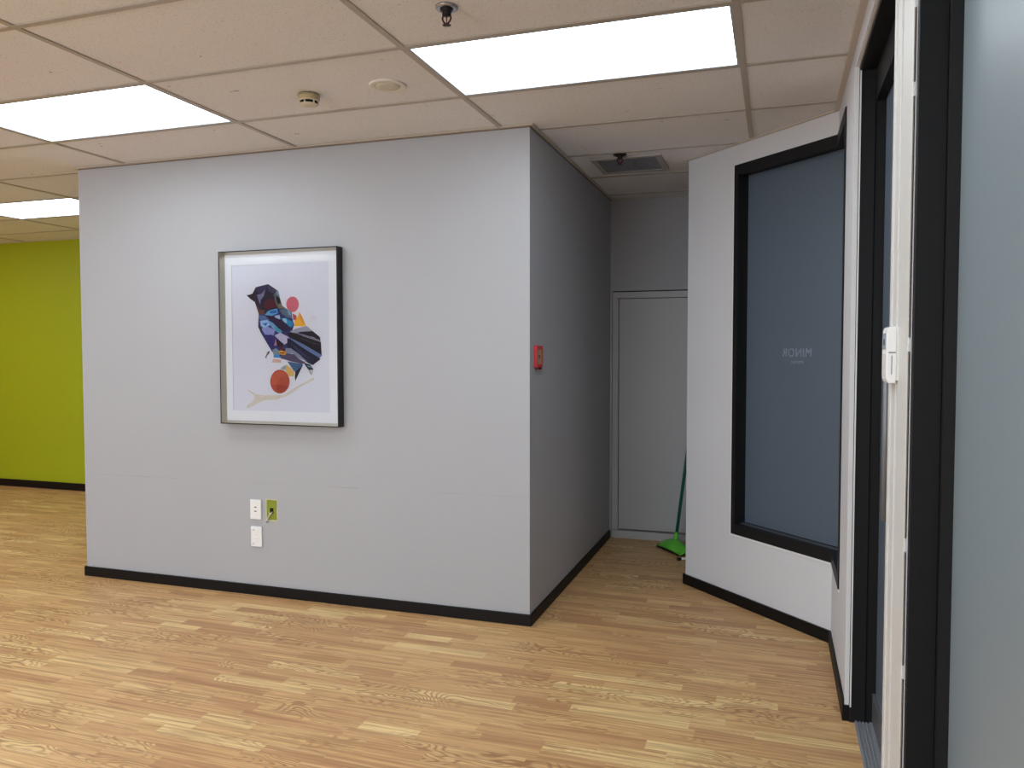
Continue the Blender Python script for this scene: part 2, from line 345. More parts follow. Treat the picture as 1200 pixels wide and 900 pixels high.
# plan of the place (metres; the camera stands at x=0, y=0; +Y runs down the recess)
YW = 3.818; XC = -1.183; XL = -4.112; YB = 5.866; YG = 6.15
QX = .27; SUM = 4.32; PXA = -.503                    # right wall plane; angled wall x+y=SUM from x=PXA to x=QX
def pc(o): return (QX+o, SUM+math.sqrt(2)*o-(QX+o))                 # corner of angled and right wall, offset o into the wall
def pp(s, o): return (PXA+s/math.sqrt(2)+o/math.sqrt(2), SUM-PXA-s/math.sqrt(2)+o/math.sqrt(2))   # point on the angled wall
def band(bm, s0, y1, a, b, z0, z1, mi=0):
    """strip that runs along the angled wall from s0, round the corner and along the right wall to y1"""
    prism(bm, [pp(s0, a), pc(a), (QX+a, y1), (QX+b, y1), pc(b), pp(s0, b)], z0, z1, mi)
ART = [
((210,204,194),[(-0.226,-0.2975),(-0.2114,-0.2948),(-0.1597,-0.3195),(-0.0851,-0.3246),(0.0227,-0.3203),(0.0792,-0.2858),(0.1241,-0.2612),(0.1741,-0.2391),(0.2182,-0.2173),(0.2208,-0.2315),(0.1794,-0.251),(0.135,-0.2706),(0.0902,-0.3),(0.0451,-0.3248),(-0.0285,-0.3478),(-0.1084,-0.3517),(-0.1489,-0.3672),(-0.1957,-0.3926),(-0.2307,-0.4007),(-0.2246,-0.3834),(-0.1835,-0.3581),(-0.1715,-0.3334),(-0.2,-0.3094)]),
((216,212,224),[(0.1953,0.1214),(0.2118,0.1282),(0.2443,0.1136),(0.2387,0.0996),(0.2223,0.0951),(0.2006,0.1095)]),
((120,95,110),[(-0.0987,-0.1063),(-0.0811,-0.0748),(-0.0696,-0.07),(-0.0669,-0.0821),(-0.0872,-0.1014),(-0.0903,-0.116)]),
((205,172,160),[(-0.0448,-0.1159),(0.006,-0.1206),(0.0086,-0.1374),(-0.0536,-0.1367)]),
((150,165,180),[(-0.0004,-0.1711),(0.0252,-0.1542),(0.0477,-0.1493),(0.0473,-0.1757),(0.0248,-0.1806)]),
((214,180,110),[(0.0393,-0.1469),(0.0698,-0.1659),(0.0945,-0.1897),(0.0914,-0.2137),(0.0579,-0.214),(0.036,-0.1854)]),
((150,150,150),[(0.1859,-0.1748),(0.2161,-0.1722),(0.2047,-0.2079),(0.1912,-0.1914)]),
((205,205,205),[(0.1941,-0.1795),(0.2105,-0.177),(0.2032,-0.196)]),
((235,175,55),[(0.0954,0.0682),(0.1015,0.1014),(0.1239,0.1249),(0.1298,0.1485),(0.1514,0.115),(0.1727,0.0649)]),
((225,150,60),[(0.1298,0.1485),(0.1514,0.115),(0.17,0.0673),(0.1401,0.0961)]),
((180,85,85),[(0.0854,0.1397),(0.1129,0.125),(0.1098,0.1013),(0.0904,0.1016)]),
((206,108,124),[(0.1281,0.1884),(0.127,0.1787),(0.1238,0.1695),(0.1188,0.1613),(0.1123,0.1545),(0.1044,0.1495),(0.0957,0.1464),(0.0866,0.1454),(0.0774,0.1467),(0.0688,0.1501),(0.061,0.1554),(0.0546,0.1625),(0.0498,0.1709),(0.0469,0.1802),(0.046,0.19),(0.0472,0.1998),(0.0504,0.209),(0.0554,0.2172),(0.062,0.224),(0.0699,0.229),(0.0787,0.232),(0.0878,0.2329),(0.0969,0.2316),(0.1055,0.2282),(0.1132,0.2228),(0.1196,0.2158),(0.1244,0.2074),(0.1272,0.1981)]),
((38,34,44),[(-0.2193,0.2478),(-0.199,0.2497),(-0.1787,0.2555),(-0.1623,0.2067),(-0.1908,0.2243)]),
((40,36,58),[(-0.1787,0.2555),(-0.1551,0.2912),(-0.0721,0.3067),(-0.0161,0.2731),(0.0083,0.2175),(0.0191,0.1839),(0.044,0.1667),(-0.0094,0.1605),(-0.0774,0.152),(-0.1005,0.1322),(-0.1376,0.1376),(-0.1623,0.2067)]),
((50,50,88),[(-0.1523,0.2887),(-0.075,0.3035),(-0.087,0.2629),(-0.1213,0.2541),(-0.1469,0.2644)]),
((112,118,150),[(-0.1472,0.2475),(-0.1156,0.254),(-0.0924,0.2775),(-0.1016,0.2392),(-0.1219,0.2204),(-0.1281,0.1915),(-0.1391,0.2208)]),
((82,34,48),[(-0.0936,0.2053),(-0.0706,0.2241),(-0.0226,0.2158),(-0.0148,0.1749),(-0.0772,0.1655),(-0.1055,0.1766)]),
((66,62,92),[(-0.0721,0.3067),(-0.0161,0.2731),(-0.0362,0.2521),(-0.0755,0.2722)]),
((88,100,104),[(-0.0362,0.2473),(-0.0133,0.2707),(0.0191,0.1839),(0.044,0.1652),(-0.0092,0.17),(-0.0256,0.2039)]),
((18,20,32),[(-0.0194,0.2397),(0.0029,0.2272),(0.0109,0.1984),(-0.0089,0.193),(-0.0186,0.2181)]),
((110,140,165),[(-0.0077,0.2705),(0.0058,0.2319),(-0.0193,0.2469),(-0.0219,0.2637)]),
((120,110,96),[(-0.0061,0.1939),(0.0191,0.1839),(0.044,0.1652),(0.0298,0.1502),(-0.0037,0.1651)]),
((96,66,58),[(-0.1539,0.192),(-0.1286,0.165),(-0.0944,0.1595),(-0.1005,0.1331),(-0.1376,0.1376)]),
((44,52,110),[(-0.1376,0.1376),(-0.1005,0.1331),(-0.0774,0.1544),(-0.0093,0.1676),(0.044,0.1667),(0.08,0.1494),(0.085,0.1112),(0.0955,0.0729),(0.084,0.0444),(0.1782,0.0672),(0.1274,-0.0226),(0.0486,-0.0893),(0.0145,-0.1181),(-0.0526,-0.0748),(-0.125,0.0319),(-0.1428,0.066)]),
((95,160,210),[(-0.0976,0.1331),(-0.0717,0.1567),(-0.0149,0.1677),(-0.0097,0.1413),(-0.0494,0.1275)]),
((40,100,180),[(-0.0661,0.1518),(-0.0207,0.1607),(-0.0153,0.1438),(-0.0549,0.1396)]),
((88,110,130),[(0.044,0.1667),(0.08,0.1494),(0.085,0.1112),(0.0516,0.1164),(0.0183,0.136),(0.0019,0.1603)]),
((120,160,185),[(0.0523,0.1618),(0.0744,0.1494),(0.074,0.1256),(0.0602,0.1306)]),
((35,140,190),[(0.0124,0.1122),(0.0404,0.1142),(0.0847,0.0921),(0.0871,0.0683),(0.0675,0.0613),(0.0344,0.0832)]),
((150,200,225),[(0.0179,0.1097),(0.0432,0.1118),(0.0512,0.0878),(0.0344,0.0832)]),
((165,190,225),[(-0.0325,0.1273),(0.0014,0.1315),(0.0067,0.1075),(-0.0214,0.1103)]),
((80,110,160),[(-0.1377,0.1337),(-0.0949,0.1282),(-0.0668,0.1037),(-0.1068,0.0946),(-0.1296,0.1046)]),
((150,185,225),[(-0.1296,0.0997),(-0.0782,0.1039),(-0.0616,0.0747),(-0.1018,0.0559),(-0.1244,0.0706)]),
((60,100,170),[(-0.1127,0.085),(-0.0784,0.0894),(-0.0901,0.0702)]),
((110,160,200),[(-0.0782,0.1039),(-0.0164,0.0742),(0.0168,0.0355),(-0.0002,0.026),(-0.0505,0.0602)]),
((60,150,175),[(-0.039,0.0697),(0.0058,0.05),(0.0083,0.0308),(-0.0169,0.0406)]),
((42,30,66),[(-0.0948,0.133),(-0.0608,0.1277),(0.0178,0.1026),(0.0868,0.0492),(0.0392,0.0353),(-0.0054,0.0549),(-0.05,0.0938)]),
((140,150,205),[(-0.1218,0.0561),(-0.0731,0.0652),(-0.0281,0.0455),(-0.0399,0.0167),(-0.0966,0.022)]),
((30,45,60),[(-0.1415,0.0757),(-0.1188,0.0609),(-0.1136,0.0318),(-0.1333,0.0513)]),
((36,44,110),[(-0.1024,0.0172),(-0.0511,0.0216),(-0.0291,-0.0219),(-0.0411,-0.0604),(-0.0748,-0.041)]),
((190,185,215),[(-0.0342,0.0167),(0.0055,0.0308),(0.0612,0.0064),(0.0579,-0.0223),(0.027,-0.0365),(-0.0119,-0.0027)]),
((28,18,34),[(-0.0175,-0.0027),(0.027,-0.0317),(0.0154,-0.0557),(-0.0181,-0.0412)]),
((170,120,150),[(-0.026,-0.0026),(-0.0181,-0.0412),(-0.0379,-0.0411)]),
((158,160,178),[(0.0672,0.0374),(0.1063,0.0538),(0.1782,0.0672),(0.2161,0.0385),(0.1281,0.0298),(0.0949,0.0277)]),
((24,20,36),[(0.1227,0.0346),(0.2161,0.0385),(0.2619,0.0051),(0.2644,-0.0138),(0.2157,0.0054),(0.161,0.0152)]),
((130,125,150),[(0.0949,0.03),(0.1611,0.02),(0.2644,-0.0114),(0.2643,-0.0209),(0.1609,0.0105)]),
((20,16,30),[(0.0503,0.0304),(0.0949,0.03),(0.1609,0.0095),(0.267,-0.0223),(0.2714,-0.0987),(0.2607,-0.0893),(0.193,-0.0561),(0.1273,-0.0273),(0.0667,0.0064)]),
((52,46,72),[(0.1278,0.006),(0.2586,-0.0373),(0.2559,-0.0421),(0.1606,-0.0132)]),
((96,118,168),[(0.0556,0.0065),(0.0944,-0.0081),(0.1603,-0.037),(0.2634,-0.0893),(0.2714,-0.0987),(0.2577,-0.1105),(0.1981,-0.0798),(0.1271,-0.0416)]),
((22,26,56),[(0.0499,0.0017),(0.0721,-0.0056),(0.1381,-0.0464),(0.1981,-0.0798),(0.2577,-0.1105),(0.2631,-0.1176),(0.2136,-0.1509),(0.17,-0.1321),(0.1153,-0.0941),(0.0491,-0.051)]),
((40,50,92),[(0.0718,-0.0271),(0.1269,-0.0607),(0.1977,-0.113),(0.1921,-0.1201),(0.1211,-0.0797)]),
((120,140,150),[(-0.0496,-0.0652),(-0.024,-0.0556),(0.0039,-0.0749),(-0.0021,-0.0965),(-0.0416,-0.0917)]),
((130,140,165),[(0.0379,-0.0557),(0.0714,-0.0558),(0.1265,-0.0893),(0.181,-0.132),(0.1261,-0.1131),(0.0821,-0.0845),(0.0374,-0.0893)]),
((60,140,200),[(-0.0415,-0.0893),(-0.0076,-0.0917),(0.009,-0.1109),(-0.0418,-0.1086)]),
((84,74,106),[(0.0036,-0.0965),(0.0486,-0.0845),(0.0932,-0.0893),(0.1261,-0.1155),(0.1699,-0.1368),(0.1478,-0.144),(0.0703,-0.13),(0.0089,-0.1133)]),
((225,160,50),[(-0.0074,-0.0749),(0.0153,-0.0653),(0.0404,-0.0749),(0.0373,-0.0941),(0.0036,-0.0917)]),
((70,30,32),[(-0.0014,-0.0556),(0.0211,-0.0533),(0.0376,-0.0749),(0.0152,-0.0701)]),
((120,60,30),[(-0.0018,-0.0797),(0.0375,-0.0787),(0.0262,-0.0869),(0.0037,-0.0869)]),
((90,25,35),[(0.0043,-0.046),(0.0157,-0.0413),(0.0238,-0.0605),(0.004,-0.0653)]),
((66,98,140),[(0.048,-0.1301),(0.1478,-0.144),(0.1505,-0.1512),(0.1001,-0.1897),(0.0918,-0.185)]),
((26,30,58),[(0.1001,-0.1897),(0.1505,-0.1512),(0.125,-0.1943),(0.0994,-0.24),(0.097,-0.2136)]),
((34,46,72),[(0.1534,-0.1369),(0.1973,-0.1462),(0.2188,-0.1746),(0.1859,-0.1772)]),
((100,130,150),[(0.1753,-0.1511),(0.2027,-0.1533),(0.208,-0.1652),(0.1861,-0.1629)]),
((178,82,64),[(0.0625,-0.2437),(0.0607,-0.2587),(0.0558,-0.273),(0.048,-0.2859),(0.0377,-0.2967),(0.0254,-0.3049),(0.0118,-0.3101),(-0.0025,-0.3121),(-0.0169,-0.3106),(-0.0304,-0.3058),(-0.0426,-0.2979),(-0.0527,-0.2873),(-0.0602,-0.2745),(-0.0647,-0.2603),(-0.0661,-0.2452),(-0.0643,-0.2301),(-0.0592,-0.2157),(-0.0513,-0.2028),(-0.0409,-0.192),(-0.0285,-0.1838),(-0.0148,-0.1787),(-0.0005,-0.1769),(0.0138,-0.1785),(0.0273,-0.1834),(0.0393,-0.1914),(0.0492,-0.2019),(0.0566,-0.2146),(0.0612,-0.2288)]),
((190,94,72),[(-0.0578,-0.2199),(-0.0261,-0.1906),(0.0247,-0.1854),(0.0468,-0.2093),(0.0017,-0.2193),(-0.0216,-0.263),(-0.0528,-0.2634)]),
((160,66,54),[(-0.0272,-0.2631),(0.0348,-0.2623),(0.0514,-0.2766),(0.0117,-0.306),(-0.0222,-0.3017)])
]
# ------------------------------------------------------------------ floor and ceiling
structure('floor', boxes((XMIN-.1, XMAX+.1, YMIN-.1, YG+.1, -.1, 0)), 'floor',
          'honey coloured oak strip laminate floor running through the whole place', 'floor')
GX, GY = -2.5363, 2.1043
K0, K1, J0, J1 = -6, 5, -11, 7
LIGHTS = [(-1, 1), (1, 1), (-3, 4), (-3, 1), (-5, 1), (-5, 4), (1, -1), (1, -3), (-1, -2), (-3, -2), (-5, -2), (-1, -5), (-3, -5), (-5, -5), (1, -5)]  # two unseen panels in the right column added to brighten the right side
CELL = lambda k, j: (GX+1.2*k, GX+1.2*(k+1), GY+.6*j, GY+.6*(j+1))
bm = BM()
for k in range(K0, K1):
    for j in range(J0, J1):
        if (k, j) in LIGHTS: continue
        x0, x1, y0, y1 = CELL(k, j)
        box(bm, x0+.004, x1-.004, y0+.004, y1-.004, H+.005, H+.02)
box(bm, GX+1.2*K0, GX+1.2*K1, GY+.6*J0, GY+.6*J1, H+.12, H+.2)
structure('ceiling', bm, 'tile', 'suspended ceiling of speckled cream fibre tiles', 'ceiling')
bm = BM()
for k in range(K0, K1+1):
    x = GX+1.2*k; box(bm, x-.012, x+.012, GY+.6*J0, GY+.6*J1, H, H+.004)
for j in range(J0, J1+1):
    y = GY+.6*j; box(bm, GX+1.2*K0, GX+1.2*K1, y-.012, y+.012, H+.0004, H+.0044)
structure('trim_1', bm, 'bar', 'thin beige metal grid bars between the ceiling tiles', 'ceiling grid')

# ------------------------------------------------------------------ walls
T = .12
structure('wall_front', boxes((XL, XC, YW, YW+T, 0, H+.1)), 'wall_scuffed',
          'large light grey wall with the framed bird print and outlets', 'wall')
structure('wall_corridor', boxes((XC-T, XC, YW+T, YB+T, 0, H+.1)), 'wall',
          'shaded grey side wall of the recess carrying the red call point', 'wall')
structure('wall_front_return', boxes((XL, XL+T, YW+T, YG, 0, H+.1)), 'wall',
          'hidden return of the grey wall towards the green wall', 'wall')
structure('wall_green', boxes((XMIN, XL, YG, YG+T, 0, H+.1)), 'green',
          'lime green wall far left behind the grey wall', 'wall')
wx0, wx1, wz0, wz1 = SKYWIN
wy0, wy1 = SIDEWIN[:2]
w4 = thing('added_window_4', (XMIN, (wy0+wy1)/2, wz0), 'unseen window added for fill light in the ochre wall beyond the left of the view', 'window', None, 'structure')
obj('window_frame', boxes((XMIN-.07, XMIN+.01, wy0, wy1, wz0, wz0+.05), (XMIN-.07, XMIN+.01, wy0, wy1, wz1-.05, wz1), *[(XMIN-.07, XMIN+.01, yy, yy+.05, wz0+.05, wz1-.05) for yy in (wy0, wy0+1.9, wy0+3.85, wy1-.05)]), 'black_frame', w4)
structure('wall_left', boxes((XMIN-T, XMIN, YMIN-T, wy0, 0, H+.1), (XMIN-T, XMIN, wy1, YG+T, 0, H+.1), (XMIN-T, XMIN, wy0, wy1, 0, wz0), (XMIN-T, XMIN, wy0, wy1, wz1, H+.1)), 'ochre',
          'warm ochre side wall beyond the left of the view', 'wall')
structure('wall_rear', boxes((XMIN, wx0, YMIN-T, YMIN, 0, H+.1), (wx1, XMAX, YMIN-T, YMIN, 0, H+.1), (wx0, wx1, YMIN-T, YMIN, 0, wz0), (wx0, wx1, YMIN-T, YMIN, wz1, H+.1)), 'white_wall',
          'white wall behind the viewer', 'wall')
w3 = thing('assumed_window_3', ((wx0+wx1)/2, YMIN, wz0), 'assumed unseen window behind the viewer, lighting the walls', 'window', None, 'structure')
obj('window_frame', boxes((wx0, wx1, YMIN-.07, YMIN+.01, wz0, wz0+.05), (wx0, wx1, YMIN-.07, YMIN+.01, wz1-.05, wz1), *[(xx, xx+.05, YMIN-.07, YMIN+.01, wz0+.05, wz1-.05) for xx in (wx0, wx0+1.6, wx0+3.2, wx1-.05)]), 'black_frame', w3)
# back wall of the recess: door_2 is set into it
DXL, DXR, DZ = -1.165, -.515, 1.855
structure('wall_back', boxes((XC, PXA, YB, YB+T, DZ+.008, H+.1), (XC, DXL-.004, YB, YB+T, 0, DZ+.008), (DXR+.004, PXA, YB, YB+T, 0, DZ+.008)),
          'wall', 'grey end wall of the recess above the painted door', 'wall')
# angled wall + right wall
bm = BM()
IN = .115
corr = [(PXA, SUM-PXA), (PXA, YB+T), (PXA+IN, YB+T), (PXA+IN, SUM+math.sqrt(2)*IN-PXA-IN)]
prism(bm, corr, 0, H+.1)
structure('wall_corridor_right', bm, 'wall', 'grey right side wall of the recess hidden behind the angled wall', 'wall')
WZ0, WZ1, WS0, WY1 = .392, 2.432, .396, 3.60          # corner window opening
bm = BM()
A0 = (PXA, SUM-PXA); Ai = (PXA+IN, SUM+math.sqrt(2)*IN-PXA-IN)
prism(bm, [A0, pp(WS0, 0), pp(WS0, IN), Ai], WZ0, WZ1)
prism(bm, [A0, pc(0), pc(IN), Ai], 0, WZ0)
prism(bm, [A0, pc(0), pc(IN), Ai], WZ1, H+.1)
structure('wall_angled', bm, 'wall_lit', 'grey angled wall, lightened as if better lit, around the dark corner window', 'wall')
DY0, DY1, DH = 2.10, 3.215, 2.462                    # door opening
NY0, NY1 = -.2, 1.86                                  # near window opening
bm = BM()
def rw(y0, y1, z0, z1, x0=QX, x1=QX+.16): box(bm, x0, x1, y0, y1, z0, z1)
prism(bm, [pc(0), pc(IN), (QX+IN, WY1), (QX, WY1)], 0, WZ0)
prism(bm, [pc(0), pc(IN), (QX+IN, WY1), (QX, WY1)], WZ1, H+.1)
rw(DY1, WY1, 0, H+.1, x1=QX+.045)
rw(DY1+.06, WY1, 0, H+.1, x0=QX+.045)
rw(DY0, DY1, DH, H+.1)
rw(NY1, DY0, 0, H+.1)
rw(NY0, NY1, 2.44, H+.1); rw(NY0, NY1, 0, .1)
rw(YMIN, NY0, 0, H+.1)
structure('wall_right', bm, 'wall_lit', 'grey right wall, lightened as if better lit, with pier, glass door and frosted window', 'wall')
# the office behind the glass
structure('wall_office', boxes((XMAX, XMAX+T, YMIN, YG+T, 0, H+.1), (PXA+IN, XMAX, YG, YG+T, 0, H+.1)), 'wall',
          'walls of the office behind the frosted glass', 'wall')

# ------------------------------------------------------------------ ceiling edge angles and header trims
bm = BM()
e = .022
box(bm, XL-e, XC+e, YW-e, YW, H-.002, H+.003)
box(bm, XC, XC+e, YW, YB, H-.002, H+.003)
box(bm, XC, PXA, YB-e, YB, H-.002, H+.003)
prism(bm, [pp(0, 0), pp(0, -e), pc(-e), (QX-e, YMIN), (QX, YMIN), pc(0)], H-.002, H+.003)
box(bm, XMIN, XL, YG-e, YG, H-.002, H+.003)
structure('trim_2', bm, 'edge', 'cream metal edge angle where the ceiling meets the walls', 'ceiling edge')
bm = BM()                                             # brown strip painted as the shadow under the angle
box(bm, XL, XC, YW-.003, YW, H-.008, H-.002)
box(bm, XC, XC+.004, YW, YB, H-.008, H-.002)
structure('trim_3', bm, 'shade', 'brown sealant line standing in for shadow along the top of the grey wall', 'sealant line')

# ------------------------------------------------------------------ baseboards
BH, BT = .06, .012
structure('baseboard_front', boxes((XL-BT, XC+BT, YW-BT, YW, 0, BH), (XL-BT, XL, YW, YG, 0, BH)), 'black_base',
          'black skirting along the foot of the large grey wall', 'baseboard', .003)
structure('baseboard_corridor', boxes((XC, XC+BT, YW, YB-.02, 0, BH)), 'black_base',
          'black skirting along the shaded side wall of the recess', 'baseboard', .003)
structure('baseboard_green', boxes((XMIN, XL-BT, YG-BT, YG, 0, .075)), 'black_base',
          'black skirting under the lime green wall', 'baseboard', .003)
bm = BM(); band(bm, 0, DY1, -BT, 0, 0, BH)
prism(bm, [pp(-.012, -BT), pp(0, -BT), pp(0, 0), (PXA-BT, SUM-PXA+.02), ], 0, BH)
box(bm, QX-BT, QX+.02, DY1-BT, DY1, 0, BH)
structure('baseboard_right', bm, 'black_base', 'black skirting along the angled wall and the white pier', 'baseboard')
structure('baseboard_pier', boxes((QX-BT, QX, NY1, DY0, 0, BH)), 'black_base',
          'black skirting at the foot of the near pier with the thermostat', 'baseboard', .003)

# ------------------------------------------------------------------ window_1: dark corner window
win = thing('window_1', pc(0)+(0,), 'black framed corner window with dark frosted glass in the angled wall', 'window', None, 'structure')
win.location.z = WZ0
bm = BM()
band(bm, WS0, WY1, -.006, .028, WZ0, WZ0+.058)                       # bottom face
band(bm, WS0, WY1, -.006, .028, WZ1-.058, WZ1)                       # top face
prism(bm, [pp(WS0, -.006), pp(WS0+.03, -.006), pp(WS0+.03, .028), pp(WS0, .028)], WZ0+.058, WZ1-.058)
prism(bm, [(QX-.006, WY1), (QX+.028, WY1), (QX+.028, WY1+.03), (QX-.006, WY1+.03)], WZ0+.058, WZ1-.058)
obj('window_frame', bm, 'black_frame', win)
bm = BM()
band(bm, WS0, WY1, .028, .112, WZ0, WZ0+.057)
obj('sill', bm, 'sill_dark', win)
bm = BM()
band(bm, WS0, WY1, .028, .112, WZ1-.05, WZ1)
prism(bm, [pp(WS0, .028), pp(WS0+.024, .028), pp(WS0+.024, .112), pp(WS0, .112)], WZ0+.05, WZ1-.05)
prism(bm, [(QX+.028, WY1), (QX+.112, WY1), (QX+.112, WY1+.024), (QX+.028, WY1+.024)], WZ0+.05, WZ1-.05)
obj('reveal', bm, 'black_seal', win)
GO = .075
bm = BM()
prism(bm, [pp(WS0+.024, GO), pc(GO), pc(GO+.008), pp(WS0+.024, GO+.008)], WZ0+.05, WZ1-.05)
gp = obj('glass_pane', bm, 'glass_dark', win)
bm = BM()
prism(bm, [pc(GO), (QX+GO, WY1+.024), (QX+GO+.008, WY1+.024), pc(GO+.008)], WZ0+.05, WZ1-.05)
obj('glass_pane', bm, 'glass_dark', win)
bm = BM()
prism(bm, [pp(WS0+.024, GO-.004), pc(GO-.004), pc(GO), pp(WS0+.024, GO)], WZ0+.057, WZ0+.061)
obj('seal', bm, 'black_seal', win)
bm = BM()
band(bm, WS0-.011, WY1-.0, -.004, 0, WZ0-.011, WZ0)
prism(bm, [pp(WS0-.009, -.004), pp(WS0, -.004), pp(WS0, 0), pp(WS0-.009, 0)], WZ0, WZ1)
obj('white_bead', bm, 'trimwhite', win)
# mirrored lettering on the pane
def text_mesh(body, size):
    cu = bpy.data.curves.new('lettering', 'FONT'); cu.body = body; cu.size = size; cu.extrude = .0004
    cu.align_x = 'CENTER'; cu.space_character = 1.12
    o = bpy.data.objects.new('tmp_text', cu); COL.objects.link(o)
    dg = bpy.context.evaluated_depsgraph_get(); dg.update()
    me = bpy.data.meshes.new_from_object(o.evaluated_get(dg))
    bpy.data.objects.remove(o); bpy.data.curves.remove(cu)
    return me
def add_text(name, body, size, s, o_, z, parent, sx=1.0):
    me = text_mesh(body, size)
    d = Vector((1, -1, 0)).normalized()                 # along the wall, left to right
    P0 = Vector(pp(s, o_)+(z,))
    nrm = Vector((-1, -1, 0)).normalized()
    mat = Matrix(((-d.x*sx, 0, nrm.x, P0.x), (-d.y*sx, 0, nrm.y, P0.y), (0, 1, nrm.z, P0.z), (0, 0, 0, 1)))   # mirrored left-right
    me.transform(mat); me.transform(Matrix.Translation(-Vector(parent.location)))
    me.materials.append(M['glass_text'])
    ob = bpy.data.objects.new(name, me); COL.objects.link(ob); ob.parent = parent
    return ob
add_text('lettering', 'MINOR', .062, .783, GO-.0008, 1.383, win, .92)
add_text('lettering', 'HOTELS', .022, .786, GO-.0008, 1.346, win)

# ------------------------------------------------------------------ door_1: black framed glass door
door = thing('door_1', (.36, DY1, 0), 'black framed glass door between the two white piers', 'door', None, 'structure')
obj('door_frame', boxes((QX+.012, .338, DY1-.02, DY1, 0, DH), (.338, .43, DY1-.012, DY1+.03, 0, DH),
                        (QX+.012, .43, DY0, DY1-.02, DH-.02, DH), (.338, .43, DY0, DY1-.012, 2.33, DH-.02),
                        (QX+.03, .43, DY0-.0, DY0+.02, 0, DH-.02)), 'black_frame', door, .002)
obj('glass_pane', boxes((.372, .382, DY0+.02, DY1-.03, .12, 2.33)), 'glass_dark', door)
obj('bottom_rail', boxes((.362, .392, DY0+.02, DY1-.012, .012, .12)), 'sill_dark', door, .002)
bm = BM(); tube(bm, [(.325, 2.66, .885), (.325, 2.66, 1.44)], .0095, 14)
ph = obj('pull_handle', bm, 'steel', door); ph['label'] = 'satin steel bar handle'
bm = BM(); lathe(bm, [(.0065, 0), (.0065, .05)], (.325, 2.66, .915), 'X', 14); lathe(bm, [(.012, .04), (.012, .047)], (.325, 2.66, .915), 'X', 16)
hb = obj('handle_bracket', bm, 'steel', ph); hb.location = (0, 0, 0); hb.data.transform(Matrix.Translation(-Vector(door.location)))
bm = BM(); lathe(bm, [(.0065, 0), (.0065, .05)], (.325, 2.66, 1.41), 'X', 14); lathe(bm, [(.012, .04), (.012, .047)], (.325, 2.66, 1.41), 'X', 16)
hb = obj('handle_bracket', bm, 'steel', ph); hb.data.transform(Matrix.Translation(-Vector(door.location)))
bm = BM()
box(bm, .300, .352, DY0, DY1-.02, 0, .006)
for i in range(4): box(bm, .304+i*.012, .309+i*.012, DY0, DY1-.02, .006, .010)
box(bm, .352, .43, DY0, DY1-.012, 0, .008)
structure('trim_4', bm, ['sill'], 'grooved metal threshold track under the glass door', 'threshold')
bm = BM()                                             # white edges of the piers beside the door
box(bm, QX+.013, QX+.018, DY1-.024, DY1, .06, DH)
box(bm, QX-.004, QX+.013, DY1-.004, DY1, BH, DH)
box(bm, QX+.004, QX+.018, DY0, DY1, DH-.004, DH)
structure('trim_5', bm, 'trimwhite', 'thin white edging around the black glass door frame', 'door trim')
bm = BM()
box(bm, QX-.006, QX+.001, DY0-.085, DY0+.006, BH, DH+.03)
box(bm, QX-.009, QX+.001, DY0-.025, DY0+.006, BH, DH+.03)
box(bm, QX-.003, QX+.001, NY1+.005, DY0-.095, BH, DH+.03)
structure('trim_6', bm, 'trimworn', 'worn white moulded casing on the near pier', 'door casing', .002)

bm = BM(); random.seed(12); zz = .08                  # chipped dark line between the casing and the black frame
while zz < 2.4:
    l = random.uniform(.02, .22); box(bm, QX-.002, QX+.002, NY1, NY1+random.uniform(.002, .005), zz, zz+l); zz += l+random.choice((0, 0, 0, .03))
structure('trim_7', bm, 'chip', 'chipped dark edge where the casing meets the near black window frame', 'chipped edge')

# ------------------------------------------------------------------ window_2: near frosted window
w2 = thing('window_2', (.34, NY1, .1), 'tall black framed frosted glass window closest on the right', 'window', None, 'structure')
obj('window_frame', boxes((QX+.004, .330, NY1-.02, NY1, .1, 2.44), (.330, .43, NY1-.03, NY1, .1, 2.44),
                          (QX+.004, .43, NY0, NY0+.05, .1, 2.44), (QX+.004, .43, NY0+.05, NY1-.03, 2.38, 2.44),
                          (QX+.004, .43, NY0+.05, NY1-.03, .1, .18)), 'black_frame', w2, .002)
obj('glass_pane', boxes((.352, .362, NY0+.05, NY1-.03, .18, 2.38)), 'glass_near', w2)
obj('seal', boxes((.330, .352, NY1-.042, NY1-.03, .18, 2.38)), 'black_seal', w2)

# ------------------------------------------------------------------ door_2: painted door at the end of the recess
d2 = thing('door_2', ((DXL+DXR)/2, YB, 0), 'flush grey painted door closing the end of the recess', 'door', None, 'structure')
obj('door_frame', boxes((DXL, DXL+.045, YB-.004, YB+.05, .062, DZ-.047), (DXL, DXR, YB-.004, YB+.05, DZ-.047, DZ), (DXR-.03, DXR, YB-.004, YB+.05, .062, DZ-.047)), 'doorgrey', d2, .002)
obj('door_leaf', boxes((DXL+.049, DXR-.033, YB+.004, YB+.045, .07, DZ-.051)), 'doorgrey', d2, .002)
obj('kick_board', boxes((DXL, DXR, YB-.006, YB+.05, 0, .058)), 'doorgrey', d2, .002)
obj('lintel_gap', boxes((DXL, DXR, YB+.002, YB+.04, DZ, DZ+.006)), 'void', d2)

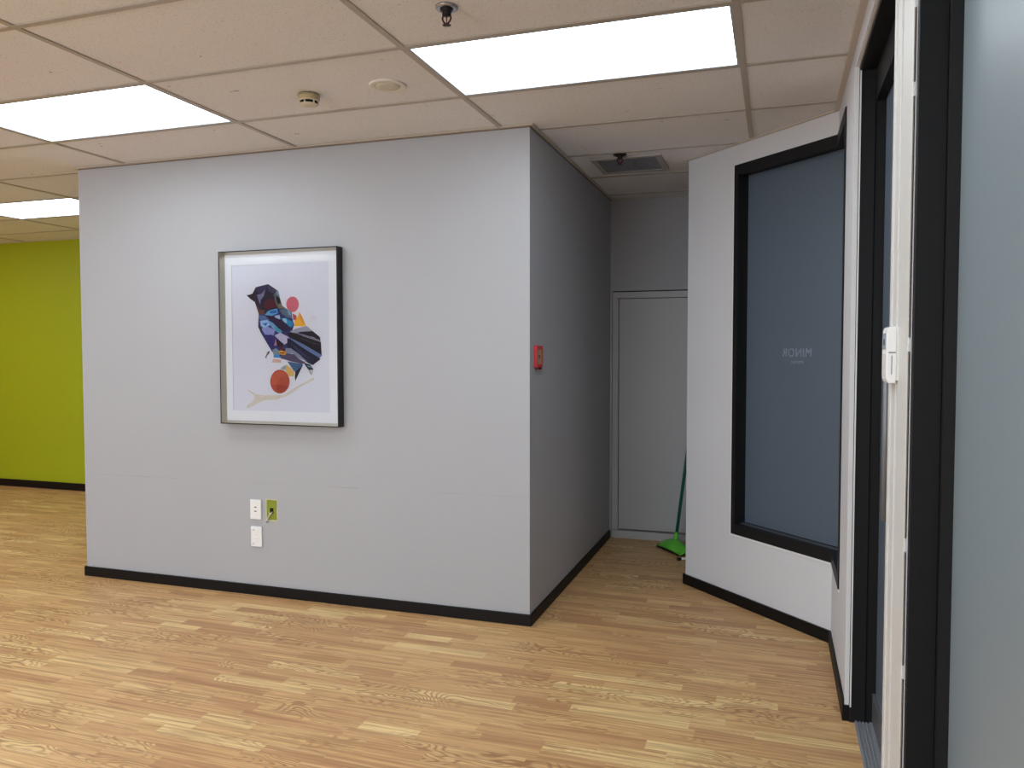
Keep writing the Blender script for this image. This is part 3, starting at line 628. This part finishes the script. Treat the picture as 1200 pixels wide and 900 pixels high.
# ------------------------------------------------------------------ ceiling lights
LL = {(-1, 1): 'lit rectangular ceiling panel at upper left nearest the grey wall top',
      (1, 1): 'largest lit ceiling panel above the corner of the recess',
      (-3, 4): 'small distant lit ceiling panel in front of the green wall'}
VIS = list(LL)
proto = None
def make_light(k, j):
    x0, x1, y0, y1 = CELL(k, j)
    t = thing('ceiling_light', ((x0+x1)/2, (y0+y1)/2, H), LL.get((k, j), 'lit ceiling panel out of view'), 'ceiling light', 'lit ceiling panels')
    a, b = x0+.012, x1-.012; c, d = y0+.012, y1-.012
    obj('light_frame', boxes((a, b, c, c+.010, H+.001, H+.05), (a, b, d-.010, d, H+.001, H+.05), (a, a+.010, c+.010, d-.010, H+.001, H+.05), (b-.010, b, c+.010, d-.010, H+.001, H+.05),
                             (a, b, c, d, H+.05, H+.054)), 'lightrim', t)
    obj('diffuser', boxes((a+.010, b-.010, c+.010, d-.010, H+.006, H+.009)), 'panel', t)
    return t
proto = make_light(1, 1)
for kj in LIGHTS:
    if kj == (1, 1): continue
    r = proto.copy(); COL.objects.link(r)
    x0, x1, y0, y1 = CELL(*kj); r.location = ((x0+x1)/2, (y0+y1)/2, H)
    r['label'] = LL.get(kj, 'lit ceiling panel above or behind the viewer, outside the picture')
    if kj not in LL: r['group'] = 'lit ceiling panels out of view'
    for ch in list(proto.children):
        c = ch.copy(); COL.objects.link(c); c.parent = r

# ------------------------------------------------------------------ small ceiling fittings
t = thing('smoke_detector', (-1.970, 3.06, H), 'round beige smoke detector on the ceiling left of the round speaker', 'smoke detector')
c0 = tuple(t.location)
bm = BM(); lathe(bm, [(.047, 0), (.047, -.020), (.045, -.023)], c0, seg=40); obj('base', bm, 'beige', t)
bm = BM(); lathe(bm, [(.0445, -.023), (.0445, -.026), (.042, -.028)], c0, seg=40); obj('collar', bm, 'beige_light', t)
bm = BM(); lathe(bm, [(.037, -.028), (.036, -.040)], c0, seg=40); obj('sensing_slot', bm, 'void', t)
for i in range(6):
    a = math.pi/3*i+.62; cx, cy = c0[0]+.0385*math.cos(a), c0[1]+.0385*math.sin(a)
    obj('rib', boxes((cx-.0025, cx+.0025, cy-.0025, cy+.0025, H-.041, H-.027)), 'beige_light', t)
bm = BM(); lathe(bm, [(.040, -.039), (.038, -.043), (.024, -.047), (.0005, -.048)], c0, seg=40); obj('cap', bm, 'beige_light', t)

t = thing('ceiling_speaker', (-1.585, 3.065, H), 'flat round cream speaker disc set in the ceiling tile', 'speaker')
c0 = tuple(t.location)
bm = BM(); lathe(bm, [(.078, .005), (.078, -.0012), (.075, -.0022), (.062, -.003), (.056, -.0015), (.053, .004)], c0, seg=48, cap=False); obj('rim', bm, 'speaker', t)
bm = BM(); lathe(bm, [(.055, .003), (.050, -.003), (.030, -.0052), (.0005, -.006)], c0, seg=48); obj('grille', bm, 'speaker_grille', t)

def sprinkler(loc, label, dark):
    t = thing('sprinkler_head', loc, label, 'sprinkler', 'ceiling sprinkler heads')
    c0 = tuple(t.location)
    bm = BM(); lathe(bm, [(.038, .004), (.038, -.001), (.034, -.004), (.020, -.006), (.018, .002)], c0, seg=40); obj('escutcheon', bm, 'bronze' if dark else 'chrome', t)
    bm = BM(); lathe(bm, [(.020, -.002), (.020, -.010), (.015, -.012), (.015, -.024), (.009, -.027)], c0, seg=16)
    obj('body', bm, 'dark_metal', t)
    for s in (-1, 1):
        bm = BM(); tube(bm, [(c0[0]+s*.012, c0[1], H-.020), (c0[0]+s*.0155, c0[1], H-.034), (c0[0]+s*.011, c0[1], H-.044), (c0[0]+s*.002, c0[1], H-.052)], .0030, 8)
        obj('yoke_arm', bm, 'bronze', t)
    bm = BM(); tube(bm, [(c0[0], c0[1], H-.025), (c0[0], c0[1], H-.050)], .002, 8); obj('bulb', bm, 'red_dark', t)
    bm = BM(); lathe(bm, [(.004, -.050), (.005, -.054)], c0, seg=12)
    for i in range(12):
        a = math.pi/6*i
        p = [(c0[0]+.003*math.cos(a-.3), c0[1]+.003*math.sin(a-.3)), (c0[0]+.014*math.cos(a-.14), c0[1]+.014*math.sin(a-.14)),
             (c0[0]+.014*math.cos(a+.14), c0[1]+.014*math.sin(a+.14)), (c0[0]+.003*math.cos(a+.3), c0[1]+.003*math.sin(a+.3))]
        prism(bm, p, H-.056, H-.0545)
    obj('deflector', bm, 'bronze', t)
    return t
sprinkler((-1.043, 2.44, H), 'chrome ringed sprinkler head above the big lit panel at the top edge', False)
sprinkler((-.865, 4.545, H), 'dark sprinkler head beside the square air vent in the recess', True)

t = thing('air_vent', (-.845, 4.80, H), 'square grey air vent in the ceiling of the recess', 'air vent')
x0, x1, y0, y1 = -1.055, -.640, 4.60, 4.995
obj('vent_frame', boxes((x0, x1, y0, y0+.035, H-.006, H+.004), (x0, x1, y1-.035, y1, H-.006, H+.004), (x0, x0+.035, y0+.035, y1-.035, H-.006, H+.004), (x1-.035, x1, y0+.035, y1-.035, H-.006, H+.004)), 'vent_frame', t, .0015)
bm = BM()
nx, ny = 22, 20
for i in range(nx+1):
    x = x0+.035+(x1-x0-.07)*i/nx; box(bm, x-.001, x+.001, y0+.035, y1-.035, H-.002, H+.0035)
for i in range(ny+1):
    y = y0+.035+(y1-y0-.07)*i/ny; box(bm, x0+.035, x1-.035, y-.001, y+.001, H-.0021, H+.0034)
obj('grille', bm, 'vent_grey', t)
obj('backing', boxes((x0+.03, x1-.03, y0+.03, y1-.03, H+.0036, H+.0046)), 'vent_grey', t)

# ------------------------------------------------------------------ framed picture
PX, PZ = -2.6455, 1.490; PW, PH = .388, .493; YF = YW-.055
t = thing('framed_picture', (PX, YW, PZ), 'framed print of a collaged bird with red discs on the grey wall', 'picture')
def ring(bm, w0, h0, w1, h1, y0, y1):
    box(bm, PX-w0, PX+w0, y0, y1, PZ+h1, PZ+h0); box(bm, PX-w0, PX+w0, y0, y1, PZ-h0, PZ-h1)
    box(bm, PX-w0, PX-w1, y0, y1, PZ-h1, PZ+h1); box(bm, PX+w1, PX+w0, y0, y1, PZ-h1, PZ+h1)
bm = BM(); ring(bm, PW, PH, PW-.006, PH-.006, YF, YW); obj('frame', bm, 'frame_black', t)
bm = BM()                                             # inner silver slope
w0, h0, w1, h1, ya, yb = PW-.006, PH-.006, PW-.018, PH-.018, YF+.001, YW-.020
A = [(-w0, -h0), (w0, -h0), (w0, h0), (-w0, h0)]; B = [(-w1, -h1), (w1, -h1), (w1, h1), (-w1, h1)]
va = [bm.verts.new((PX+x, ya, PZ+z)) for x, z in A]; vb = [bm.verts.new((PX+x, yb, PZ+z)) for x, z in B]; vc = [bm.verts.new((PX+x, yb, PZ+z)) for x, z in A]
for i in range(4):
    j = (i+1) % 4
    bm.faces.new((va[i], va[j], vb[j], vb[i])); bm.faces.new((va[j], va[i], vc[i], vc[j])); bm.faces.new((vc[i], vb[i], vb[j], vc[j]))
obj('silver_slip', bm, 'frame_silver', t)
bm = BM()
px0, px1, pz0, pz1 = -2.972, -2.333, 1.073, 1.906
ym = YW-.020
def rr(bm, xa, xb, za, zb, y0, y1): box(bm, xa, xb, y0, y1, za, zb)
X0, X1, Z0, Z1 = PX-w0, PX+w0, PZ-h0, PZ+h0
rr(bm, X0, X1, pz1, Z1, ym, ym+.004); rr(bm, X0, X1, Z0, pz0, ym, ym+.004); rr(bm, X0, px0, pz0, pz1, ym, ym+.004); rr(bm, px1, X1, pz0, pz1, ym, ym+.004)
obj('mat_board', bm, 'mat', t)
obj('backing', boxes((X0, X1, ym+.0055, YW-.001, Z0, Z1)), 'black_base', t)
bm = BM(); AX, AZ = -2.655, 1.487
cols = {}
box(bm, px0-.01, px1+.01, ym+.0042, ym+.0054, pz0-.01, pz1+.01, 0)
names = ['paper']
for n, (c, pts) in enumerate(ART):
    if c not in cols:
        nm = 'ink_%d_%d_%d' % c; M[nm] = plain(nm, srgb(*c), .8, var=.12, scale=35); cols[c] = len(names); names.append(nm)
    y = ym+.0041-n*.00002
    vs = [bm.verts.new((AX+x, y, AZ+z)) for x, z in pts]
    f = bm.faces.new(vs); f.material_index = cols[c]
me_art = bpy.data.meshes.new('print'); bm.to_mesh(me_art); bm.free()
me_art.transform(Matrix.Translation(-Vector(t.location)))
for nm in names: me_art.materials.append(M[nm])
pr = bpy.data.objects.new('print', me_art); COL.objects.link(pr); pr.parent = t
pr['label'] = 'pale sheet with a dark blue angular bird above a branch'
bm = BM(); bm.faces.new([bm.verts.new(q) for q in ((X0+.006, ym-.004, Z0+.006), (X1-.006, ym-.004, Z0+.006), (X1-.006, ym-.004, Z1-.006), (X0+.006, ym-.004, Z1-.006))])
gl = BM(); obj_glz = None
me_g = bpy.data.meshes.new('glazing'); bm.to_mesh(me_g); bm.free(); gl.free()
me_g.transform(Matrix.Translation(-Vector(t.location))); me_g.materials.append(M['glazing'])
og = bpy.data.objects.new('glazing', me_g); COL.objects.link(og); og.parent = t

# ------------------------------------------------------------------ outlets on the grey wall
def plate(name, x0, x1, z0, z1, label, cat):
    t = thing(name, ((x0+x1)/2, YW, (z0+z1)/2), label, cat)
    obj('faceplate', boxes((x0, x1, YW-.012, YW, z0, z1)), 'white_plastic', t, .003)
    return t
x0, x1, z0, z1 = -2.874, -2.800, .444, .558
t = plate('data_outlet', x0, x1, z0, z1, 'white upright wall plate with two small slots, upper of the pair', 'wall outlet')
for dz in (.062, .038):
    obj('jack', boxes((x0+.030, x0+.044, YW-.0128, YW-.010, z0+dz+.006, z0+dz+.012)), 'grey_mark', t)
z0, z1 = .285, .402
x0, x1 = -2.871, -2.797
t = plate('power_outlet', x0, x1, z0, z1, 'white upright double power point below the slotted plate', 'power point')
for zc in (z1-.018, z0+.018):
    obj('switch', boxes((x0+.005, x0+.022, YW-.019, YW-.010, zc-.006, zc+.006)), 'white_plastic', t, .002)
for zc in (z1-.036, z0+.040):
    bm = BM()
    for dx, dz, w, h in ((-.009, .006, .010, .003), (.006, .006, .010, .003), (-.0015, -.010, .010, .0025)):
        box(bm, x0+.040+dx-w/2, x0+.040+dx+w/2, YW-.0125, YW-.010, zc+dz-h/2, zc+dz+h/2)
    obj('socket_slots', bm, 'white_dull', t)
x0, x1, z0, z1 = -2.768, -2.700, .446, .560
t = thing('cable_opening', ((x0+x1)/2, YW, (z0+z1)/2), 'bare green patch of wall with a black hole and loose cable', 'wall opening')
bm = BM(); random.seed(9)
def ragged(xa, xb, za, zb, jit, n=9):
    pts = []
    for i in range(n): pts.append((xa+(xb-xa)*i/n, za))
    for i in range(n): pts.append((xb, za+(zb-za)*i/n))
    for i in range(n): pts.append((xb-(xb-xa)*i/n, zb))
    for i in range(n): pts.append((xa, zb-(zb-za)*i/n))
    return [(x+random.uniform(-jit, jit), z+random.uniform(-jit, jit)) for x, z in pts]
def sheet(bm, pts, y0, y1):
    a = [bm.verts.new((x, y0, z)) for x, z in pts]; b = [bm.verts.new((x, y1, z)) for x, z in pts]
    bm.faces.new(a); bm.faces.new(b[::-1])
    for i in range(len(pts)):
        j = (i+1) % len(pts); bm.faces.new((a[i], a[j], b[j], b[i]))
sheet(bm, ragged(x0-.005, x1+.005, z0-.006, z1+.005, .0018), YW-.0008, YW+.0002); obj('torn_paint_edge', bm, 'raw_edge', t)
bm = BM(); sheet(bm, ragged(x0, x1, z0, z1, .0009), YW-.0013, YW+.0002); obj('bare_patch', bm, 'green_patch', t)
bm = BM(); sheet(bm, ragged(-2.746, -2.722, .483, .514, .001, 4), YW-.0018, YW); obj('hole', bm, 'void', t)
bm = BM(); tube(bm, [(-2.730, YW-.002, .490), (-2.731, YW-.012, .487), (-2.737, YW-.018, .478), (-2.745, YW-.017, .466), (-2.754, YW-.014, .452), (-2.760, YW-.012, .440), (-2.762, YW-.012, .432)],
     [.0035, .0035, .0032, .0032, .0030, .0062, .0055], 10)
tube(bm, [(-2.748, YW-.003, .486), (-2.740, YW-.010, .482), (-2.734, YW-.016, .480)], .003, 8)
obj('loose_cable', bm, 'cable', t)

# ------------------------------------------------------------------ red call point on the side wall of the recess
y0, y1, z0, z1 = 3.888, 4.004, 1.328, 1.442; D = .017
t = thing('fire_call_point', (XC, (y0+y1)/2, (z0+z1)/2), 'small red break glass call point on the shaded side wall', 'fire call point')
obj('back_box', boxes((XC, XC+.010, y0, y1, z0, z1)), 'red', t, .002)
obj('front_frame', boxes((XC+.010, XC+D, y0+.002, y1-.002, z1-.020, z1-.002), (XC+.010, XC+D, y0+.002, y1-.002, z0+.002, z0+.018),
                         (XC+.010, XC+D, y0+.002, y0+.016, z0+.018, z1-.020), (XC+.010, XC+D, y1-.016, y1-.002, z0+.018, z1-.020)), 'red', t, .0015)
obj('glass_plate', boxes((XC+.010, XC+.012, y0+.016, y1-.016, z0+.018, z1-.020)), 'olive', t)
bm = BM(); lathe(bm, [(.008, 0), (.008, .003)], (XC+.012, (y0+y1)/2, (z0+z1)/2), 'X', 20); obj('press_dot', bm, 'black_plastic', t)
for yy in (y0+.018, y1-.030):
    obj('hinge_tab', boxes((XC+.002, XC+.014, yy, yy+.014, z0-.012, z0)), 'red_dark', t, .001)

# ------------------------------------------------------------------ thermostat on the near pier
y0, y1, z0, z1 = 2.0, 2.082, 1.337, 1.467; XF = .2435
t = thing('thermostat', (QX, (y0+y1)/2, (z0+z1)/2), 'white wall control unit with small grey display on the near pier', 'thermostat')
obj('back_plate', boxes((.2635, QX, y0-.020, y1, z0+.006, z1)), 'white_dull', t, .002)
bm = BM()
prof = [(XF+.004, z0), (.2635, z0), (.2635, z1), (XF+.004, z1), (XF+.001, z1-.008), (XF, z1-.03), (XF, z0+.01)]
a = [bm.verts.new((x, y0, z)) for x, z in prof]; b = [bm.verts.new((x, y1, z)) for x, z in prof]
bm.faces.new(a); bm.faces.new(b[::-1])
for i in range(len(prof)):
    j = (i+1) % len(prof); bm.faces.new((a[i], a[j], b[j], b[i]))
obj('body', bm, 'white_plastic', t, .0015)
dp = obj('display', boxes((XF-.0012, XF+.002, y0+.012, y1-.012, z1-.052, z1-.014)), 'lcd', t, .0008)
obj('digits', boxes((XF-.0016, XF, y0+.030, y1-.030, z1-.042, z1-.028)), 'lcd_dark', t)
obj('flap', boxes((XF-.001, XF+.002, y0+.006, y1-.006, z0+.012, z1-.062)), 'white_dull', t, .001)
obj('seam', boxes((XF+.0035, .262, y0-.0006, y0+.001, z1-.0605, z1-.058)), 'grey_mark', t)
obj('side_groove', boxes((XF+.010, XF+.0115, y0-.0006, y0+.001, z0+.020, z1-.066)), 'grey_mark', t)

# ------------------------------------------------------------------ broom in the recess
hp = Vector((-.655, 5.62, .085)); tp = Vector((-.53, 5.76, 1.22))
t = thing('broom', (-.665, 5.60, 0), 'green plastic broom with dark green handle leaning in the recess', 'broom')
bm = BM(); d = (tp-hp).normalized(); tube(bm, [hp+d*.03, tp], .0115, 16); obj('handle', bm, 'broom_handle', t)
bm = BM(); tube(bm, [hp-d*.03, hp-d*.005, hp+d*.045], [.021, .017, .0145], 16); obj('socket', bm, 'broom_green', t)
# head: an arched bar across, sweeping down to the bristles
ax = Vector((.62, -.78, 0)).normalized(); fwd = Vector((-.78, -.62, 0)).normalized()
hc = Vector((-.655, 5.60, 0))
bm = BM(); NS = 18; rows = []
for i in range(NS+1):
    u = -1+2*i/NS; wv = hc+ax*(u*.155)
    top = .082-.030*u*u; sp = .050+.012*(1-u*u)
    sec = [(.020, top-.008), (0.0, top), (-.012, top-.004)]
    row = []
    for (f, z) in ((-.018, .040), (-.022, top-.020), (-.010, top), (.012, top-.002), (.012+sp*.6, top-.022), (.012+sp, .030-.0*u), (.010+sp, .022), (.0, .034)):
        row.append(bm.verts.new(wv+fwd*f+Vector((0, 0, z-.012*u*u))))
    rows.append(row)
for A_, B_ in zip(rows, rows[1:]):
    for i in range(8):
        f = bm.faces.new((A_[i], A_[(i+1) % 8], B_[(i+1) % 8], B_[i])); f.smooth = True
bm.faces.new(rows[0]); bm.faces.new(rows[-1][::-1])
obj('head', bm, 'broom_green', t)
bm = BM(); random.seed(3)
for i in range(46):
    for k in range(6):
        u = -1+2*(i+.5)/46; b0 = hc+ax*(u*.148)+fwd*(-.012+k*.014); top = .030-.010*u*u+.004
        lean = fwd*(.004+random.uniform(-.004, .006))+ax*random.uniform(-.004, .004)+ax*u*.006
        q = [b0+Vector((0, 0, top)), b0+lean+Vector((0, 0, .0005))]
        tube(bm, q, .0022, 4)
br = obj('bristles', bm, 'bristle', t); br['kind'] = 'stuff'

# ------------------------------------------------------------------ rod lying behind the angled wall
t = thing('floor_rod', (-.56, 5.36, 0), 'white rod with black end cap lying beside the broom', 'rod')
bm = BM(); tube(bm, [(-.592, 5.35, .011), (-.515, 5.40, .011)], .0075, 12); obj('shaft', bm, 'white_plastic', t)
bm = BM(); tube(bm, [(-.612, 5.337, .011), (-.590, 5.351, .011)], .0105, 12); obj('end_cap', bm, 'black_plastic', t)
